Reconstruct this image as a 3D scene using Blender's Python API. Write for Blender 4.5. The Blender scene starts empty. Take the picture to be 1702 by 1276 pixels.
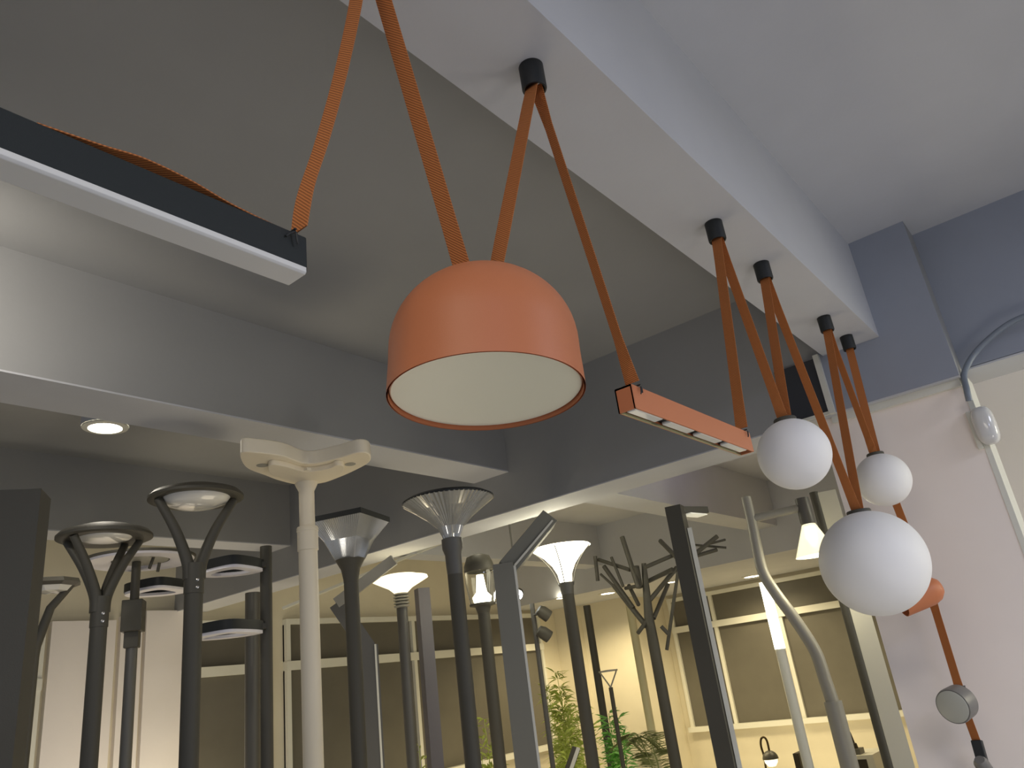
import bpy, bmesh, math, random
from mathutils import Vector, Matrix
random.seed(7)
PI = math.pi
S = bpy.context.scene
COL = S.collection
# ---------------------------------------------------------------- camera
FPX, PITCH, ROLL, YAW = 1266.0, .37455, -.133237, .63884
CAM = Vector((0, 0, 1.6))
fw = Vector((math.cos(PITCH)*math.cos(YAW), math.cos(PITCH)*math.sin(YAW), math.sin(PITCH)))
rt = Vector((math.sin(YAW), -math.cos(YAW), 0)); up = rt.cross(fw)
cr, sr = math.cos(ROLL), math.sin(ROLL)
R_ = cr*rt + sr*up; U_ = -sr*rt + cr*up
cam = bpy.data.objects.new('camera', bpy.data.cameras.new('camera')); COL.objects.link(cam)
m = Matrix.Identity(4)
for i in range(3):
    m[i][0] = R_[i]; m[i][1] = U_[i]; m[i][2] = -fw[i]; m[i][3] = CAM[i]
cam.matrix_world = m
cam.data.sensor_width = 36; cam.data.lens = FPX/1702*36; cam.data.clip_start = .02
S.camera = cam
# ---------------------------------------------------------------- world, exposure
S.view_settings.view_transform = 'Standard'; S.view_settings.look = 'None'
S.view_settings.gamma = 1; S.view_settings.exposure = 0.35; S.view_settings.use_curve_mapping = False
w = bpy.data.worlds.new('world'); S.world = w; w.use_nodes = True
w.node_tree.nodes['Background'].inputs[0].default_value = (.78, .84, 1, 1)
w.node_tree.nodes['Background'].inputs[1].default_value = .32
# ---------------------------------------------------------------- room lamps and added fills
def light(kind, loc, e, col=(1, 1, 1), size=.1, aim=None, angle=None, blend=.4, name='lamp_and_fill_light', sy=None):
    l = bpy.data.lights.new(name, kind); l.energy = e; l.color = col
    o = bpy.data.objects.new(name, l); COL.objects.link(o); o.location = loc
    if kind == 'AREA':
        l.size = size
        if sy: l.shape = 'RECTANGLE'; l.size_y = sy
    else: l.shadow_soft_size = size
    if kind == 'SPOT': l.spot_size = angle; l.spot_blend = blend
    if aim is not None:
        o.rotation_euler = (Vector(aim)-Vector(loc)).to_track_quat('-Z', 'Y').to_euler()
    return o
WARM = (1, .83, .50); NEUT = (1, .93, .82); COOL = (.60, .68, 1)
# unseen panels added behind and beside the camera to lift overall brightness
light('AREA', (-1.2, -2.2, 3.15), 40, COOL, 1.2, (-1.2, -2.2, 0))
light('AREA', (2.2, -2.6, 3.15), 52, (.80, .84, 1), 1.2, (2.2, -2.6, 0))
light('AREA', (-1.4, .2, 3.1), 26, (1, .90, .76), 1.6, (-1.0, 1.4, 0))
# unseen spot added left of the frame, lighting the beam like lens glare
light('SPOT', (.22, 2.15, 2.80), 22, (1, .93, .84), .06, (.60, 2.9, 2.90), 2.3, 1)
# downlights in the far soffit
for q in ((8.16, 5.05), (9.3, 3.76), (8.31, 4.22), (7.9, 5.5), (8.6, 2.6)):
    light('SPOT', (q[0], q[1], 2.46), 38, WARM, .05, (q[0], q[1], 0), 2.7, .6)
light('AREA', (9.0, 3.6, .25), 11, WARM, 1.6, (9.9, 3.8, 1.0))  # this and the next two: unseen low fills added to brighten the far bay
light('AREA', (6.4, 5.6, .3), 8, WARM, 1.6, (6.6, 6.4, 1.2))
light('AREA', (5.6, 3.6, .3), 7, (1, .92, .74), 1.8, (5.6, 3.6, 3))

# unseen low uplights added for brightness among the posts and by the left wall
light('AREA', (2.8, 3.1, .12), 12, (1, .86, .62), 1.2, (2.8, 3.1, 3))
light('AREA', (2.9, 5.5, .3), 12, (1, .88, .70), 1.0, (2.9, 6.4, 1.6))
light('SPOT', (3.55, 5.9, .3), 16, (1, .82, .40), .1, (3.4, 6.4, 1.2), 1.6, 1)
light('SPOT', (5.4, 1.75, 2.35), 7, (.45, .35, 1), .1, (5.4, 1.75, 3.2), 2.4, 1)  # lilac LED behind the beam, inferred from the ceiling's lilac tint
light('AREA', (1.5, -1.0, .5), 7, (1, .93, .85), .7, (3.4, .6, 1.5))  # unseen low fill added to brighten the partition
# lamps of the bay behind the partition
light('AREA', (4.3, -2.2, 2.3), 22, (1, .96, .74), .8, (5, -.6, 1.8))

# ---------------------------------------------------------------- pixel -> place
def ray(x, y): return R_*((x-851)/FPX) - U_*((y-638)/FPX) + fw
def PD(x, y, d):
    v = ray(x, y); return CAM + v*(d/math.hypot(v.x, v.y))
def PX(x, y, X): v = ray(x, y); return CAM + v*(X/v.x)
def PY(x, y, Y): v = ray(x, y); return CAM + v*(Y/v.y)
def PZ(x, y, z): v = ray(x, y); return CAM + v*((z-CAM.z)/v.z)
def ppm(P): return FPX/((P-CAM).dot(fw))        # pixels per metre at P

# ---------------------------------------------------------------- materials
MATS = {}
def mat(name, c, rough=.5, metal=0, emit=None, es=1, bump=0, bscale=60, var=0, vscale=3, trans=0, alpha=1, ior=1.45, coat=0, sss=0):
    if name in MATS: return MATS[name]
    M = bpy.data.materials.new(name); M.use_nodes = True
    nt = M.node_tree; b = nt.nodes['Principled BSDF']
    b.inputs['Base Color'].default_value = (*c, 1); b.inputs['Roughness'].default_value = rough
    b.inputs['Metallic'].default_value = metal; b.inputs['IOR'].default_value = ior
    b.inputs['Transmission Weight'].default_value = trans; b.inputs['Alpha'].default_value = alpha
    b.inputs['Coat Weight'].default_value = coat
    if emit: b.inputs['Emission Color'].default_value = (*emit, 1); b.inputs['Emission Strength'].default_value = es
    tc = nt.nodes.new('ShaderNodeTexCoord')
    if var:
        n = nt.nodes.new('ShaderNodeTexNoise'); n.inputs['Scale'].default_value = vscale; n.inputs['Detail'].default_value = 4
        nt.links.new(tc.outputs['Object'], n.inputs['Vector'])
        r = nt.nodes.new('ShaderNodeValToRGB')
        r.color_ramp.elements[0].position = .3; r.color_ramp.elements[1].position = .7
        r.color_ramp.elements[0].color = (*[max(0, v*(1-var)) for v in c], 1)
        r.color_ramp.elements[1].color = (*[min(1, v*(1+var)) for v in c], 1)
        nt.links.new(n.outputs['Fac'], r.inputs[0]); nt.links.new(r.outputs[0], b.inputs['Base Color'])
    if bump:
        n = nt.nodes.new('ShaderNodeTexNoise'); n.inputs['Scale'].default_value = bscale; n.inputs['Detail'].default_value = 3
        nt.links.new(tc.outputs['Object'], n.inputs['Vector'])
        bp = nt.nodes.new('ShaderNodeBump'); bp.inputs['Strength'].default_value = bump; bp.inputs['Distance'].default_value = .002
        nt.links.new(n.outputs['Fac'], bp.inputs['Height']); nt.links.new(bp.outputs[0], b.inputs['Normal'])
    MATS[name] = M; return M
def srgb(r, g, b):
    f = lambda v: ((v/255+.055)/1.055)**2.4 if v > 10 else v/255/12.92
    return (f(r), f(g), f(b))
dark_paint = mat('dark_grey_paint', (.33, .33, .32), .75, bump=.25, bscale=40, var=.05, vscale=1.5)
pale_paint_uplight = mat('pale_grey_paint_and_uplight', (.56, .565, .58), .7, bump=.25, bscale=40, var=.04, vscale=2)  # pale paint; on beam undersides the paleness stands for uplighting
mid_paint = mat('blue_grey_paint', (.30, .325, .38), .6, bump=.3, bscale=25, var=.06, vscale=2)
white_paint = mat('white_wall_paint', (.84, .79, .75), .7, bump=.3, bscale=30, var=.03, vscale=2)
cream = mat('cream_wall_paint', (.74, .68, .52), .7, bump=.2, bscale=30, var=.04)
floor_m = mat('grey_stone_floor', (.42, .41, .39), .35, var=.1, vscale=2)
frame_m = mat('white_window_frame', (.72, .71, .62), .45)
blind_m = mat('dark_window_blind', (.13, .12, .095), .5, var=.06, vscale=4)
terra = mat('terracotta_powder_coat', (.58, .195, .078), .45, bump=.15, bscale=900)
black_m = mat('black_powder_coat', (.014, .016, .016), .5, bump=.2, bscale=600)
blackbar = mat('charcoal_anodised', (.012, .016, .015), .6, bump=.2, bscale=700)
white_diff = mat('opal_diffuser', (.88, .85, .66), .35)
white_glass = mat('opal_glass', (.90, .885, .85), .55)
white_metal = mat('white_metal', (.86, .76, .56), .4)
iron = mat('dark_grey_pole_metal', (.080, .074, .056), .55, metal=.1, bump=.2, bscale=300)
iron2 = mat('mid_grey_pole_metal', (.13, .125, .11), .42, metal=.3, bump=.2, bscale=300)
iron3 = mat('light_grey_pole_metal', (.36, .345, .29), .45, metal=.2)
chrome = mat('brushed_steel', (.5, .49, .46), .25, metal=1)
lens = mat('frosted_lens', (.86, .83, .74), .15, coat=.5)
plate_w = mat('pale_grey_lamp_plate', (.86, .83, .86), .4)
clear = mat('clear_glass', (.95, .96, .95), .03, trans=1, ior=1.3)
silver = mat('silver_reflector', (.62, .62, .60), .22, metal=1)
led_lens = mat('pearly_led_lens', (.92, .92, .84), .2, coat=.5)
leaf1 = mat('yellow_green_leaf', (.52, .60, .12), .5, var=.3, vscale=9)
leaf2 = mat('fresh_green_leaf', (.24, .56, .12), .5, var=.3, vscale=9)
leaf3 = mat('olive_palm_leaf', (.24, .26, .09), .5)
glow_w = mat('lit_warm_glass', (.9, .85, .7), .3, emit=(1, .93, .68), es=6)
glow_s = mat('lit_opal_glass', (.9, .85, .7), .3, emit=(1, .88, .58), es=1.25)
glow_tube = mat('lit_tube', (.9, .85, .7), .3, emit=(1, .93, .70), es=3)
bulb_m = mat('downlight_glow', (1, 1, 1), .3, emit=(1, .92, .70), es=14)
bulb_c = mat('cool_spot_glow', (1, 1, 1), .3, emit=(.95, 1, .98), es=30)
conduit = mat('grey_plastic_conduit', (.20, .23, .27), .4)
clear_pl = mat('white_plastic_cover', (.66, .65, .62), .15, coat=.6)
clampm = mat('grey_lamp_metal', (.20, .19, .175), .4, metal=.2)
wood = mat('brown_cabinet_wood', (.045, .035, .022), .5)

def strap_mat():
    M = bpy.data.materials.new('orange_twill_webbing'); M.use_nodes = True
    nt = M.node_tree; b = nt.nodes['Principled BSDF']; b.inputs['Roughness'].default_value = .8
    uv = nt.nodes.new('ShaderNodeUVMap')
    wv = nt.nodes.new('ShaderNodeTexWave'); wv.bands_direction = 'DIAGONAL'
    wv.inputs['Scale'].default_value = 125; wv.inputs['Distortion'].default_value = .6; wv.inputs['Detail'].default_value = 1
    nt.links.new(uv.outputs[0], wv.inputs['Vector'])
    r = nt.nodes.new('ShaderNodeValToRGB')
    r.color_ramp.elements[0].color = (.27, .082, .018, 1); r.color_ramp.elements[1].color = (.60, .205, .05, 1)
    nt.links.new(wv.outputs['Fac'], r.inputs[0]); nt.links.new(r.outputs[0], b.inputs['Base Color'])
    bp = nt.nodes.new('ShaderNodeBump'); bp.inputs['Strength'].default_value = .5; bp.inputs['Distance'].default_value = .001
    nt.links.new(wv.outputs['Fac'], bp.inputs['Height']); nt.links.new(bp.outputs[0], b.inputs['Normal'])
    return M
strap_m = strap_mat()
def prism_mat():
    M = bpy.data.materials.new('ribbed_prismatic_glass'); M.use_nodes = True
    nt = M.node_tree; b = nt.nodes['Principled BSDF']
    b.inputs['Base Color'].default_value = (.62, .62, .57, 1); b.inputs['Roughness'].default_value = .12
    b.inputs['Metallic'].default_value = .55; b.inputs['Transmission Weight'].default_value = .25; b.inputs['Coat Weight'].default_value = 1
    return M
prism = prism_mat()

# ---------------------------------------------------------------- mesh helpers
def box(bm, c, s, rot=None):
    c = Vector(c); vs = []
    for i in (-.5, .5):
        for j in (-.5, .5):
            for k in (-.5, .5):
                v = Vector((i*s[0], j*s[1], k*s[2]))
                if rot is not None: v = rot @ v
                vs.append(bm.verts.new(c+v))
    for f in ((0, 1, 3, 2), (4, 6, 7, 5), (0, 4, 5, 1), (2, 3, 7, 6), (0, 2, 6, 4), (1, 5, 7, 3)):
        bm.faces.new([vs[i] for i in f])
def lohi(bm, a, b):
    box(bm, [(a[i]+b[i])/2 for i in range(3)], [abs(b[i]-a[i]) for i in range(3)])
def frames(pts):
    pts = [Vector(p) for p in pts]; T = []
    for i in range(len(pts)):
        a = pts[max(i-1, 0)]; b = pts[min(i+1, len(pts)-1)]; T.append((b-a).normalized())
    n = T[0].orthogonal().normalized(); out = []
    for i, p in enumerate(pts):
        n = (n - T[i]*n.dot(T[i])).normalized(); out.append((p, T[i], n, T[i].cross(n)))
    return out
def tube(bm, pts, rad, seg=14, cap=True):
    if not hasattr(rad, '__len__'): rad = [rad]*len(pts)
    rings = []
    for (p, t, n, b), r in zip(frames(pts), rad):
        rings.append([bm.verts.new(p + n*(r*math.cos(2*PI*k/seg)) + b*(r*math.sin(2*PI*k/seg))) for k in range(seg)])
    for a, b in zip(rings, rings[1:]):
        for k in range(seg): bm.faces.new((a[k], a[(k+1) % seg], b[(k+1) % seg], b[k]))
    if cap: bm.faces.new(rings[0][::-1]); bm.faces.new(rings[-1])
def beam(bm, a, b, w, h, side=None):
    a = Vector(a); b = Vector(b); t = (b-a); L = t.length; t.normalize()
    s = Vector(side) if side is not None else Vector((0, 0, 1)).cross(t)
    if s.length < 1e-4: s = Vector((1, 0, 0))
    s = (s - t*s.dot(t)).normalized(); n = t.cross(s)
    rot = Matrix((t, s, n)).transposed(); box(bm, (a+b)/2, (L, w, h), rot)
def lathe(bm, prof, c=(0, 0, 0), axis=None, seg=48, ribs=0, amp=0, a0=0):
    c = Vector(c); q = Vector((0, 0, 1)).rotation_difference(Vector(axis)) if axis is not None else None
    rings = []
    for r, z in prof:
        if r < 1e-5:
            v = Vector((0, 0, z)); rings.append([bm.verts.new(c + (q @ v if q else v))]); continue
        ring = []
        for k in range(seg):
            a = 2*PI*k/seg + a0; rr = r*(1 + (amp if (ribs and k % 2) else 0))
            v = Vector((rr*math.cos(a), rr*math.sin(a), z)); ring.append(bm.verts.new(c + (q @ v if q else v)))
        rings.append(ring)
    for a, b in zip(rings, rings[1:]):
        if len(a) == 1 and len(b) == 1: continue
        for k in range(seg):
            k2 = (k+1) % seg
            if len(a) == 1: bm.faces.new((a[0], b[k2], b[k]))
            elif len(b) == 1: bm.faces.new((a[k], a[k2], b[0]))
            else: bm.faces.new((a[k], a[k2], b[k2], b[k]))
def prism_poly(bm, outline, z0, z1):
    lo = [bm.verts.new((p[0], p[1], z0)) for p in outline]; hi = [bm.verts.new((p[0], p[1], z1)) for p in outline]
    n = len(outline)
    for k in range(n): bm.faces.new((lo[k], lo[(k+1) % n], hi[(k+1) % n], hi[k]))
    bm.faces.new(lo[::-1]); bm.faces.new(hi)
def ringplate(bm, out, inn, z0, z1):
    n = len(out); L = []
    for pts, z in ((out, z0), (inn, z0), (inn, z1), (out, z1)): L.append([bm.verts.new((p[0], p[1], z)) for p in pts])
    for q in range(4):
        a, b = L[q], L[(q+1) % 4]
        for k in range(n): bm.faces.new((a[k], b[k], b[(k+1) % n], a[(k+1) % n]))
def smooth_closed(pts, n=8):
    out = []; N = len(pts)
    P = [Vector((p[0], p[1])) for p in pts]
    for i in range(N):
        p0, p1, p2, p3 = P[i-1], P[i], P[(i+1) % N], P[(i+2) % N]
        for k in range(n):
            t = k/n
            out.append(.5*((2*p1) + (p2-p0)*t + (2*p0-5*p1+4*p2-p3)*t*t + (3*p1-p0-3*p2+p3)*t**3))
    return out
def curve_pts(P, n=8):
    P = [Vector(p) for p in P]; out = []
    for i in range(len(P)-1):
        p0 = P[max(i-1, 0)]; p1 = P[i]; p2 = P[i+1]; p3 = P[min(i+2, len(P)-1)]
        for k in range(n):
            t = k/n; out.append(.5*((2*p1) + (p2-p0)*t + (2*p0-5*p1+4*p2-p3)*t*t + (3*p1-p0-3*p2+p3)*t**3))
    out.append(P[-1]); return out
def NB(): return bmesh.new()

def link(name, bm, m, parent=None, origin=(0, 0, 0), smooth=None, bevel=0):
    """one mesh object; bm is in world coordinates; origin = where its own origin goes"""
    bmesh.ops.recalc_face_normals(bm, faces=bm.faces)
    o0 = Vector(parent['_o']) if parent is not None and '_o' in parent else Vector(origin)
    if parent is None: pass
    bmesh.ops.translate(bm, verts=bm.verts, vec=-o0)
    me = bpy.data.meshes.new(name); bm.to_mesh(me); bm.free()
    o = bpy.data.objects.new(name, me); COL.objects.link(o); me.materials.append(m)
    if parent is not None: o.parent = parent; o['_o'] = tuple(o0)
    else: o.location = o0; o['_o'] = tuple(o0)
    if parent is not None and parent.get('_mesh'): pass
    if smooth:
        me.shade_smooth()
        try: me.set_sharp_from_angle(angle=math.radians(smooth))
        except Exception: pass
    if bevel:
        md = o.modifiers.new('bevel', 'BEVEL'); md.width = bevel; md.segments = 2; md.limit_method = 'ANGLE'
    return o
def thing(name, label, cat, loc, group=None):
    o = bpy.data.objects.new(name, None); COL.objects.link(o); o.location = loc; o['_o'] = tuple(loc)
    o.empty_display_size = .05
    o['label'] = label; o['category'] = cat
    if group: o['group'] = group
    return o
def tag(o, label, cat, group=None, kind=None):
    o['label'] = label; o['category'] = cat
    if group: o['group'] = group
    if kind: o['kind'] = kind
    return o
def struct(name, bm, m, **k):
    o = link(name, bm, m, **k); o['kind'] = 'structure'; return o
def sbox(name, a, b, m, **k):
    bm = NB(); lohi(bm, a, b); return struct(name, bm, m, **k)

# ================================================================ THE SETTING
ZL, ZR = 3.22, 3.27
XB = 3.43
sbox('floor', (-4, -5, -.1), (10.2, 6.6, 0), floor_m)
# ceilings: dark bay left of the beam, pale bay right of it, far bay
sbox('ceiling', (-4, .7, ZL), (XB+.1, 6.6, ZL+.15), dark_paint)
sbox('ceiling', (-4, -5, ZR), (4.2, .7, ZR+.15), pale_paint_uplight)
sbox('ceiling', (XB+.1, .7, ZL), (10.2, 6.6, ZL+.15), pale_paint_uplight)
# main beam with the lamp canopies
sbox('trim_1', (-4, .546, 2.80), (XB, .791, ZR+.05), pale_paint_uplight)
# cross beam above the far bay: dark near face, uplighting put into the pale underside
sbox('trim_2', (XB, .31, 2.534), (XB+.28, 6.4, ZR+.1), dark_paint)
sbox('trim_3', (XB-.001, .31, 2.53), (XB+.281, 6.4, 2.536), pale_paint_uplight)
# blue-grey end wall above partition
sbox('wall_front', (XB-.005, .31, 2.536), (XB+.2, .808, ZR+.1), mid_paint)
sbox('wall_right', (XB+.17, -5, 2.60), (XB+.42, .31, ZR+.1), mid_paint)
sbox('trim_4', (XB+.17, -5, 2.592), (XB+.42, .31, 2.602), pale_paint_uplight)  # pale strip, uplighting put into the underside's colour
# long beams running into the cross beam; pale undersides paint in the uplighting
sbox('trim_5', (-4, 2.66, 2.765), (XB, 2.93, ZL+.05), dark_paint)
sbox('trim_6', (-4, 2.659, 2.76), (XB, 2.931, 2.767), pale_paint_uplight)
sbox('trim_7', (XB+.28, 2.66, 2.76), (7.7, 2.93, ZL+.05), pale_paint_uplight)
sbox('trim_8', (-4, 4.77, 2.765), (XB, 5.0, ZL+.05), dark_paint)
sbox('trim_9', (-4, 4.769, 2.76), (XB, 5.001, 2.767), pale_paint_uplight)
sbox('trim_10', (XB+.28, 4.77, 2.76), (7.7, 5.0, ZL+.05), pale_paint_uplight)
# far soffit with downlights
sbox('trim_11', (7.7, .9, 2.50), (10.0, 6.4, ZL+.05), pale_paint_uplight)
# right far walls
sbox('wall_far_right', (5.0, -5, 0), (5.12, .9, 3.4), white_paint)
sbox('wall_side', (5.0, .8, 0), (10.0, .92, 3.4), white_paint)
# pale partition under the beam, its end face towards the aisle
pa = NB(); lohi(pa, (XB+.05, .318, 0), (XB+.13, .90, 2.53))
struct('wall_partition', pa, mat('partition_paint', (.93, .84, .76), .7, bump=.3, bscale=12, var=.03, vscale=1.5))
sbox('trim_12', (XB+.047, .30, 0), (XB+.27, .32, 2.56), frame_m)
sbox('trim_13', (XB+.03, .318, 2.50), (XB+.05, .84, 2.53), frame_m)

def window_wall(axis, pos, segs, zs, zt, zh, name_n, thick=.06):
    """white framed window with dark blinds; axis 'Y' = wall at y=pos running along x"""
    for i, (a, b, muls) in enumerate(segs):
        fr = NB(); pn = NB()
        def bx(bm, u0, u1, z0, z1, d0, d1):
            if axis == 'Y': lohi(bm, (u0, pos-d0, z0), (u1, pos-d1, z1))
            else: lohi(bm, (pos-d0, u0, z0), (pos-d1, u1, z1))
        t = .045
        bx(fr, a-.004, b+.004, zh-.03, zh+.02, thick+.003, 0); bx(fr, a-.02, b+.02, zs-.04, zs+.02, thick+.05, 0)
        bx(fr, a-.003, b+.003, zt-.04, zt+.04, thick+.01, 0)
        for u in [a+t/2, b-t/2]+muls: bx(fr, u-t/2, u+t/2, zs, zh, thick, 0)
        bx(pn, a, b, zs, zh, .02, -.01)
        p = struct('window_%d' % (name_n+i), pn, blind_m)
        f = link('window_frame', fr, frame_m, parent=p)
# left-back wall (y = 6.4) and its two windows
YL, XR = 6.4, 10.0
ZS, ZT, ZH = .86, 2.03, 2.43
def wall_with_holes(name, axis, pos, u0, u1, holes, z0, z1, ztop, m):
    bm = NB()
    def bx(a, b, za, zb):
        if b-a < 1e-4: return
        if axis == 'Y': lohi(bm, (a, pos, za), (b, pos+.15, zb))
        else: lohi(bm, (pos, a, za), (pos+.15, b, zb))
    bx(u0, u1, 0, z0); bx(u0, u1, z1, ztop); c = u0
    for a, b in sorted(holes): bx(c, a, z0, z1); c = b
    bx(c, u1, z0, z1); return struct(name, bm, m)
wall_with_holes('wall_back', 'Y', YL, -4, 10, [(1.5, 2.42), (3.55, 4.32), (4.5, 8.45)], ZS, ZH, 3.4, cream)
window_wall('Y', YL, [(1.5, 2.42, []), (3.55, 4.32, []), (4.5, 8.45, [PY(682, 1060, YL).x])], ZS, ZT, ZH, 1)
# right-back wall (x = 10)
ya = PX(1435, 1189, XR).y
wall_with_holes('wall_end', 'X', XR, .9, 6.4, [(ya-.9, PX(1312, 1100, XR).y-.02), (PX(1318, 1100, XR).y+.12, 5.22)], .79, ZH, 3.4, cream)
window_wall('X', XR, [(ya-.9, PX(1312, 1100, XR).y-.02, []), (PX(1318, 1100, XR).y+.12, 5.22, [PX(1205, 1100, XR).y])], .79, ZT, ZH, 4)
# corner block
sbox('wall_corner', (9.0, 5.33, 0), (10.0, 6.4, 2.5), cream)
sbox('wall_corner', (8.86, 6.05, 0), (9.0, 6.4, 2.5), cream)
# white wall panels between the left windows
for a, b, zt_ in ((2.46, 2.93, 2.47), (2.97, 3.14, 2.50), (3.17, 3.53, 2.54)):
    bm = NB(); lohi(bm, (a, YL-.05, 0), (b, YL, zt_)); struct('trim_14', bm, white_paint)
# diagonal pale strip across the far ceiling
bm = NB(); beam(bm, PX(470, 1011, 3.95), PX(815, 868, 5.2), .05, .02); 
struct('trim_15', bm, frame_m)
# small pane with white upright beside the main beam
bm = NB(); lohi(bm, (XB-.012, .825, 2.545), (XB, 1.02, 2.80)); pane = struct('window_6', bm, mat('night_glass', (.03, .034, .045), .08, coat=1))
bm = NB(); lohi(bm, (XB-.03, .806, 2.53), (XB-.001, .83, 2.81)); link('window_frame', bm, frame_m, parent=pane)
bm = NB(); lohi(bm, (XB-.02, .83, 2.532), (XB-.001, 1.02, 2.545)); link('window_sill', bm, frame_m, parent=pane)

# ================================================================ HANGING LAMPS ON THE MAIN BEAM
YS = .646
def canopy(x, label):
    t = thing('ceiling_canopy', label, 'ceiling mount', (x, YS, 2.80), 'black strap mounts along the beam')
    bm = NB(); lathe(bm, [(0, 2.80), (.026, 2.80), (.026, 2.742), (.0245, 2.738), (.021, 2.738), (.021, 2.758), (0, 2.758)], (x, YS, 0))
    link('cup', bm, black_m, t, smooth=40)
    bm = NB(); tube(bm, [(x, YS-.020, 2.75), (x, YS+.020, 2.75)], .004, 10); link('crossbar', bm, chrome, t, smooth=40)
    return t
CX = [.63, 1.085, 1.975, 2.345, 2.99, 3.285]
canopy(CX[0], 'black cup mount just above the top edge, over the orange dome')
canopy(CX[1], 'largest fully seen black cup mount, holding the dome\'s right strap')
canopy(CX[2], 'black cup mount with chipped plaster rim, above the slim terracotta bar lamp\'s far end')
canopy(CX[3], 'black cup mount above the nearest white globe, second past the dome')
canopy(CX[4], 'black cup mount left of the last one near the beam\'s end')
canopy(CX[5], 'black cup mount nearest the beam\'s far end')

def strap(pts, label, width=.031, twist=None, px=None, name='hanging_strap', tens=1):
    """webbing ribbon, 1.6 mm thick, its width across the beam (Y)"""
    pts = [Vector(p) for p in pts]
    if len(pts) == 2: pts = [pts[0].lerp(pts[1], k/14) for k in range(15)]
    else: pts = curve_pts(pts, 8)
    bm = NB(); uvl = bm.loops.layers.uv.new('UVMap'); rows = []; L = 0
    if px is not None:          # the webbing hangs with a slight turn about its own length
        mp = pts[len(pts)//2]; t = (pts[-1]-pts[0]).normalized(); v = (mp-CAM).normalized(); best = None
        for q in range(-60, 61):
            a = q/60*1.0; sv = Matrix.Rotation(a, 3, t) @ Vector((0, 1, 0)); ww = (sv-v*sv.dot(v)); tp = (t-v*t.dot(v)).normalized()
            ap = (ww-tp*ww.dot(tp)).length*width*ppm(mp); c_ = abs(ap-px)+abs(a)*.5
            if best is None or c_ < best[0]: best = (c_, a)
        amax = best[1]; twist = lambda u: amax*min(1, u/.12, (1-u)/.12)
    n = len(pts)
    for i, p in enumerate(pts):
        t = (pts[min(i+1, n-1)]-pts[max(i-1, 0)]).normalized()
        a = 0 if twist is None else twist(i/(n-1))
        s = Vector((0, 1, 0)); s = (s-t*s.dot(t)).normalized(); s = Matrix.Rotation(a, 3, t) @ s; nn = t.cross(s)
        if i: L += (p-pts[i-1]).length
        h = .0008; wd = width/2
        rows.append(([bm.verts.new(p + s*wd*u + nn*h*v) for u, v in ((-1, -1), (1, -1), (1, 1), (-1, 1))], L))
    for (a, la), (b, lb) in zip(rows, rows[1:]):
        for k in range(4):
            k2 = (k+1) % 4; f = bm.faces.new((a[k], a[k2], b[k2], b[k]))
            us = [(0, la), (width, la), (width, lb), (0, lb)] if k in (0, 2) else [(0, la), (.002, la), (.002, lb), (0, lb)]
            for lp, q in zip(f.loops, us): lp[uvl].uv = q
    bm.faces.new(rows[0][0][::-1]); bm.faces.new(rows[-1][0])
    o = link(name, bm, strap_m, origin=pts[0]); tag(o, label, 'strap', 'orange webbing straps holding the hanging lamps'); return o
zc = 2.752
wob = lambda t: .28*math.sin(t*7+.5)*(1-t*.4)
strap([PY(x, y, YS) for x, y in ((497, 384), (508, 318), (536, 232), (566, 122), (592, 0))]+[Vector((CX[0]-.006, YS, zc))],
      'slightly twisted orange webbing strap rising from the black bar lamp\'s end', px=21)
strap([Vector((CX[0]+.006, YS, zc)), PY(768, 438, YS)+Vector((0, 0, -.012))], 'orange webbing strap reaching the dome\'s left top from above the frame', .032, px=26)
strap([Vector((CX[1]-.006, YS, zc)), PY(822, 440, YS)+Vector((0, 0, -.012))], 'darker orange webbing strap from nearest whole mount down to the dome\'s right top', px=20)
strap([Vector((CX[1]+.006, YS, zc)), (1.262, YS, 2.118)], 'long orange webbing strap down to the slim terracotta bar lamp\'s near end', px=14)
strap([Vector((CX[2]-.005, YS, zc)), (1.79, YS, 2.118)], 'orange webbing strap meeting the slim terracotta bar lamp\'s far end', px=16)
strap([Vector((CX[2]+.006, YS, zc)), (2.135, YS, 2.206)], 'left orange webbing strap slanting down to the nearest white globe', px=15)
strap([Vector((CX[3]-.005, YS, zc)), (2.163, YS, 2.206)], 'right orange webbing strap dropping onto the nearest white globe', px=15)
strap([Vector((CX[3]+.006, YS, zc)), (2.632, YS, 1.990)], 'long orange webbing strap passing behind the nearest globe to the big globe', px=13)
strap([Vector((CX[4]-.005, YS, zc)), (2.664, YS, 1.990)], 'orange webbing strap on the right side of the big globe\'s top', px=13)
strap([Vector((CX[4]+.006, YS, zc)), (3.125, YS, 2.246)], 'left orange webbing strap of the small far globe', px=10)
strap([Vector((CX[5]-.003, YS, zc)), (3.165, YS, 2.246)], 'right orange webbing strap of the small far globe, from the last mount', px=13)

# --- black linear lamp at left
bx0, bx1, bz0, bz1 = -.75, .497, 2.084, 2.134
t = thing('linear_pendant_lamp', 'long black bar lamp with white light strip underneath, at the left', 'pendant lamp', (bx0, .667, bz0))
bm = NB(); lohi(bm, (bx0, .648, bz0+.003), (bx1, .686, bz1)); link('housing', bm, blackbar, t, bevel=.0015)
bm = NB()
ol = [(.6472, 2.091), (.6472, 2.0845), (.650, 2.082), (.682, 2.082), (.6845, 2.084), (.6845, 2.091)]
v0 = [bm.verts.new((bx0+.002, y, z)) for y, z in ol]; v1 = [bm.verts.new((bx1-.002, y, z)) for y, z in ol]
for k in range(len(ol)): bm.faces.new((v0[k], v0[(k+1) % 6], v1[(k+1) % 6], v1[k]))
bm.faces.new(v0); bm.faces.new(v1[::-1]); link('diffuser', bm, mat('bar_diffuser', (.72, .71, .66), .4), t, bevel=.0008)
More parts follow.
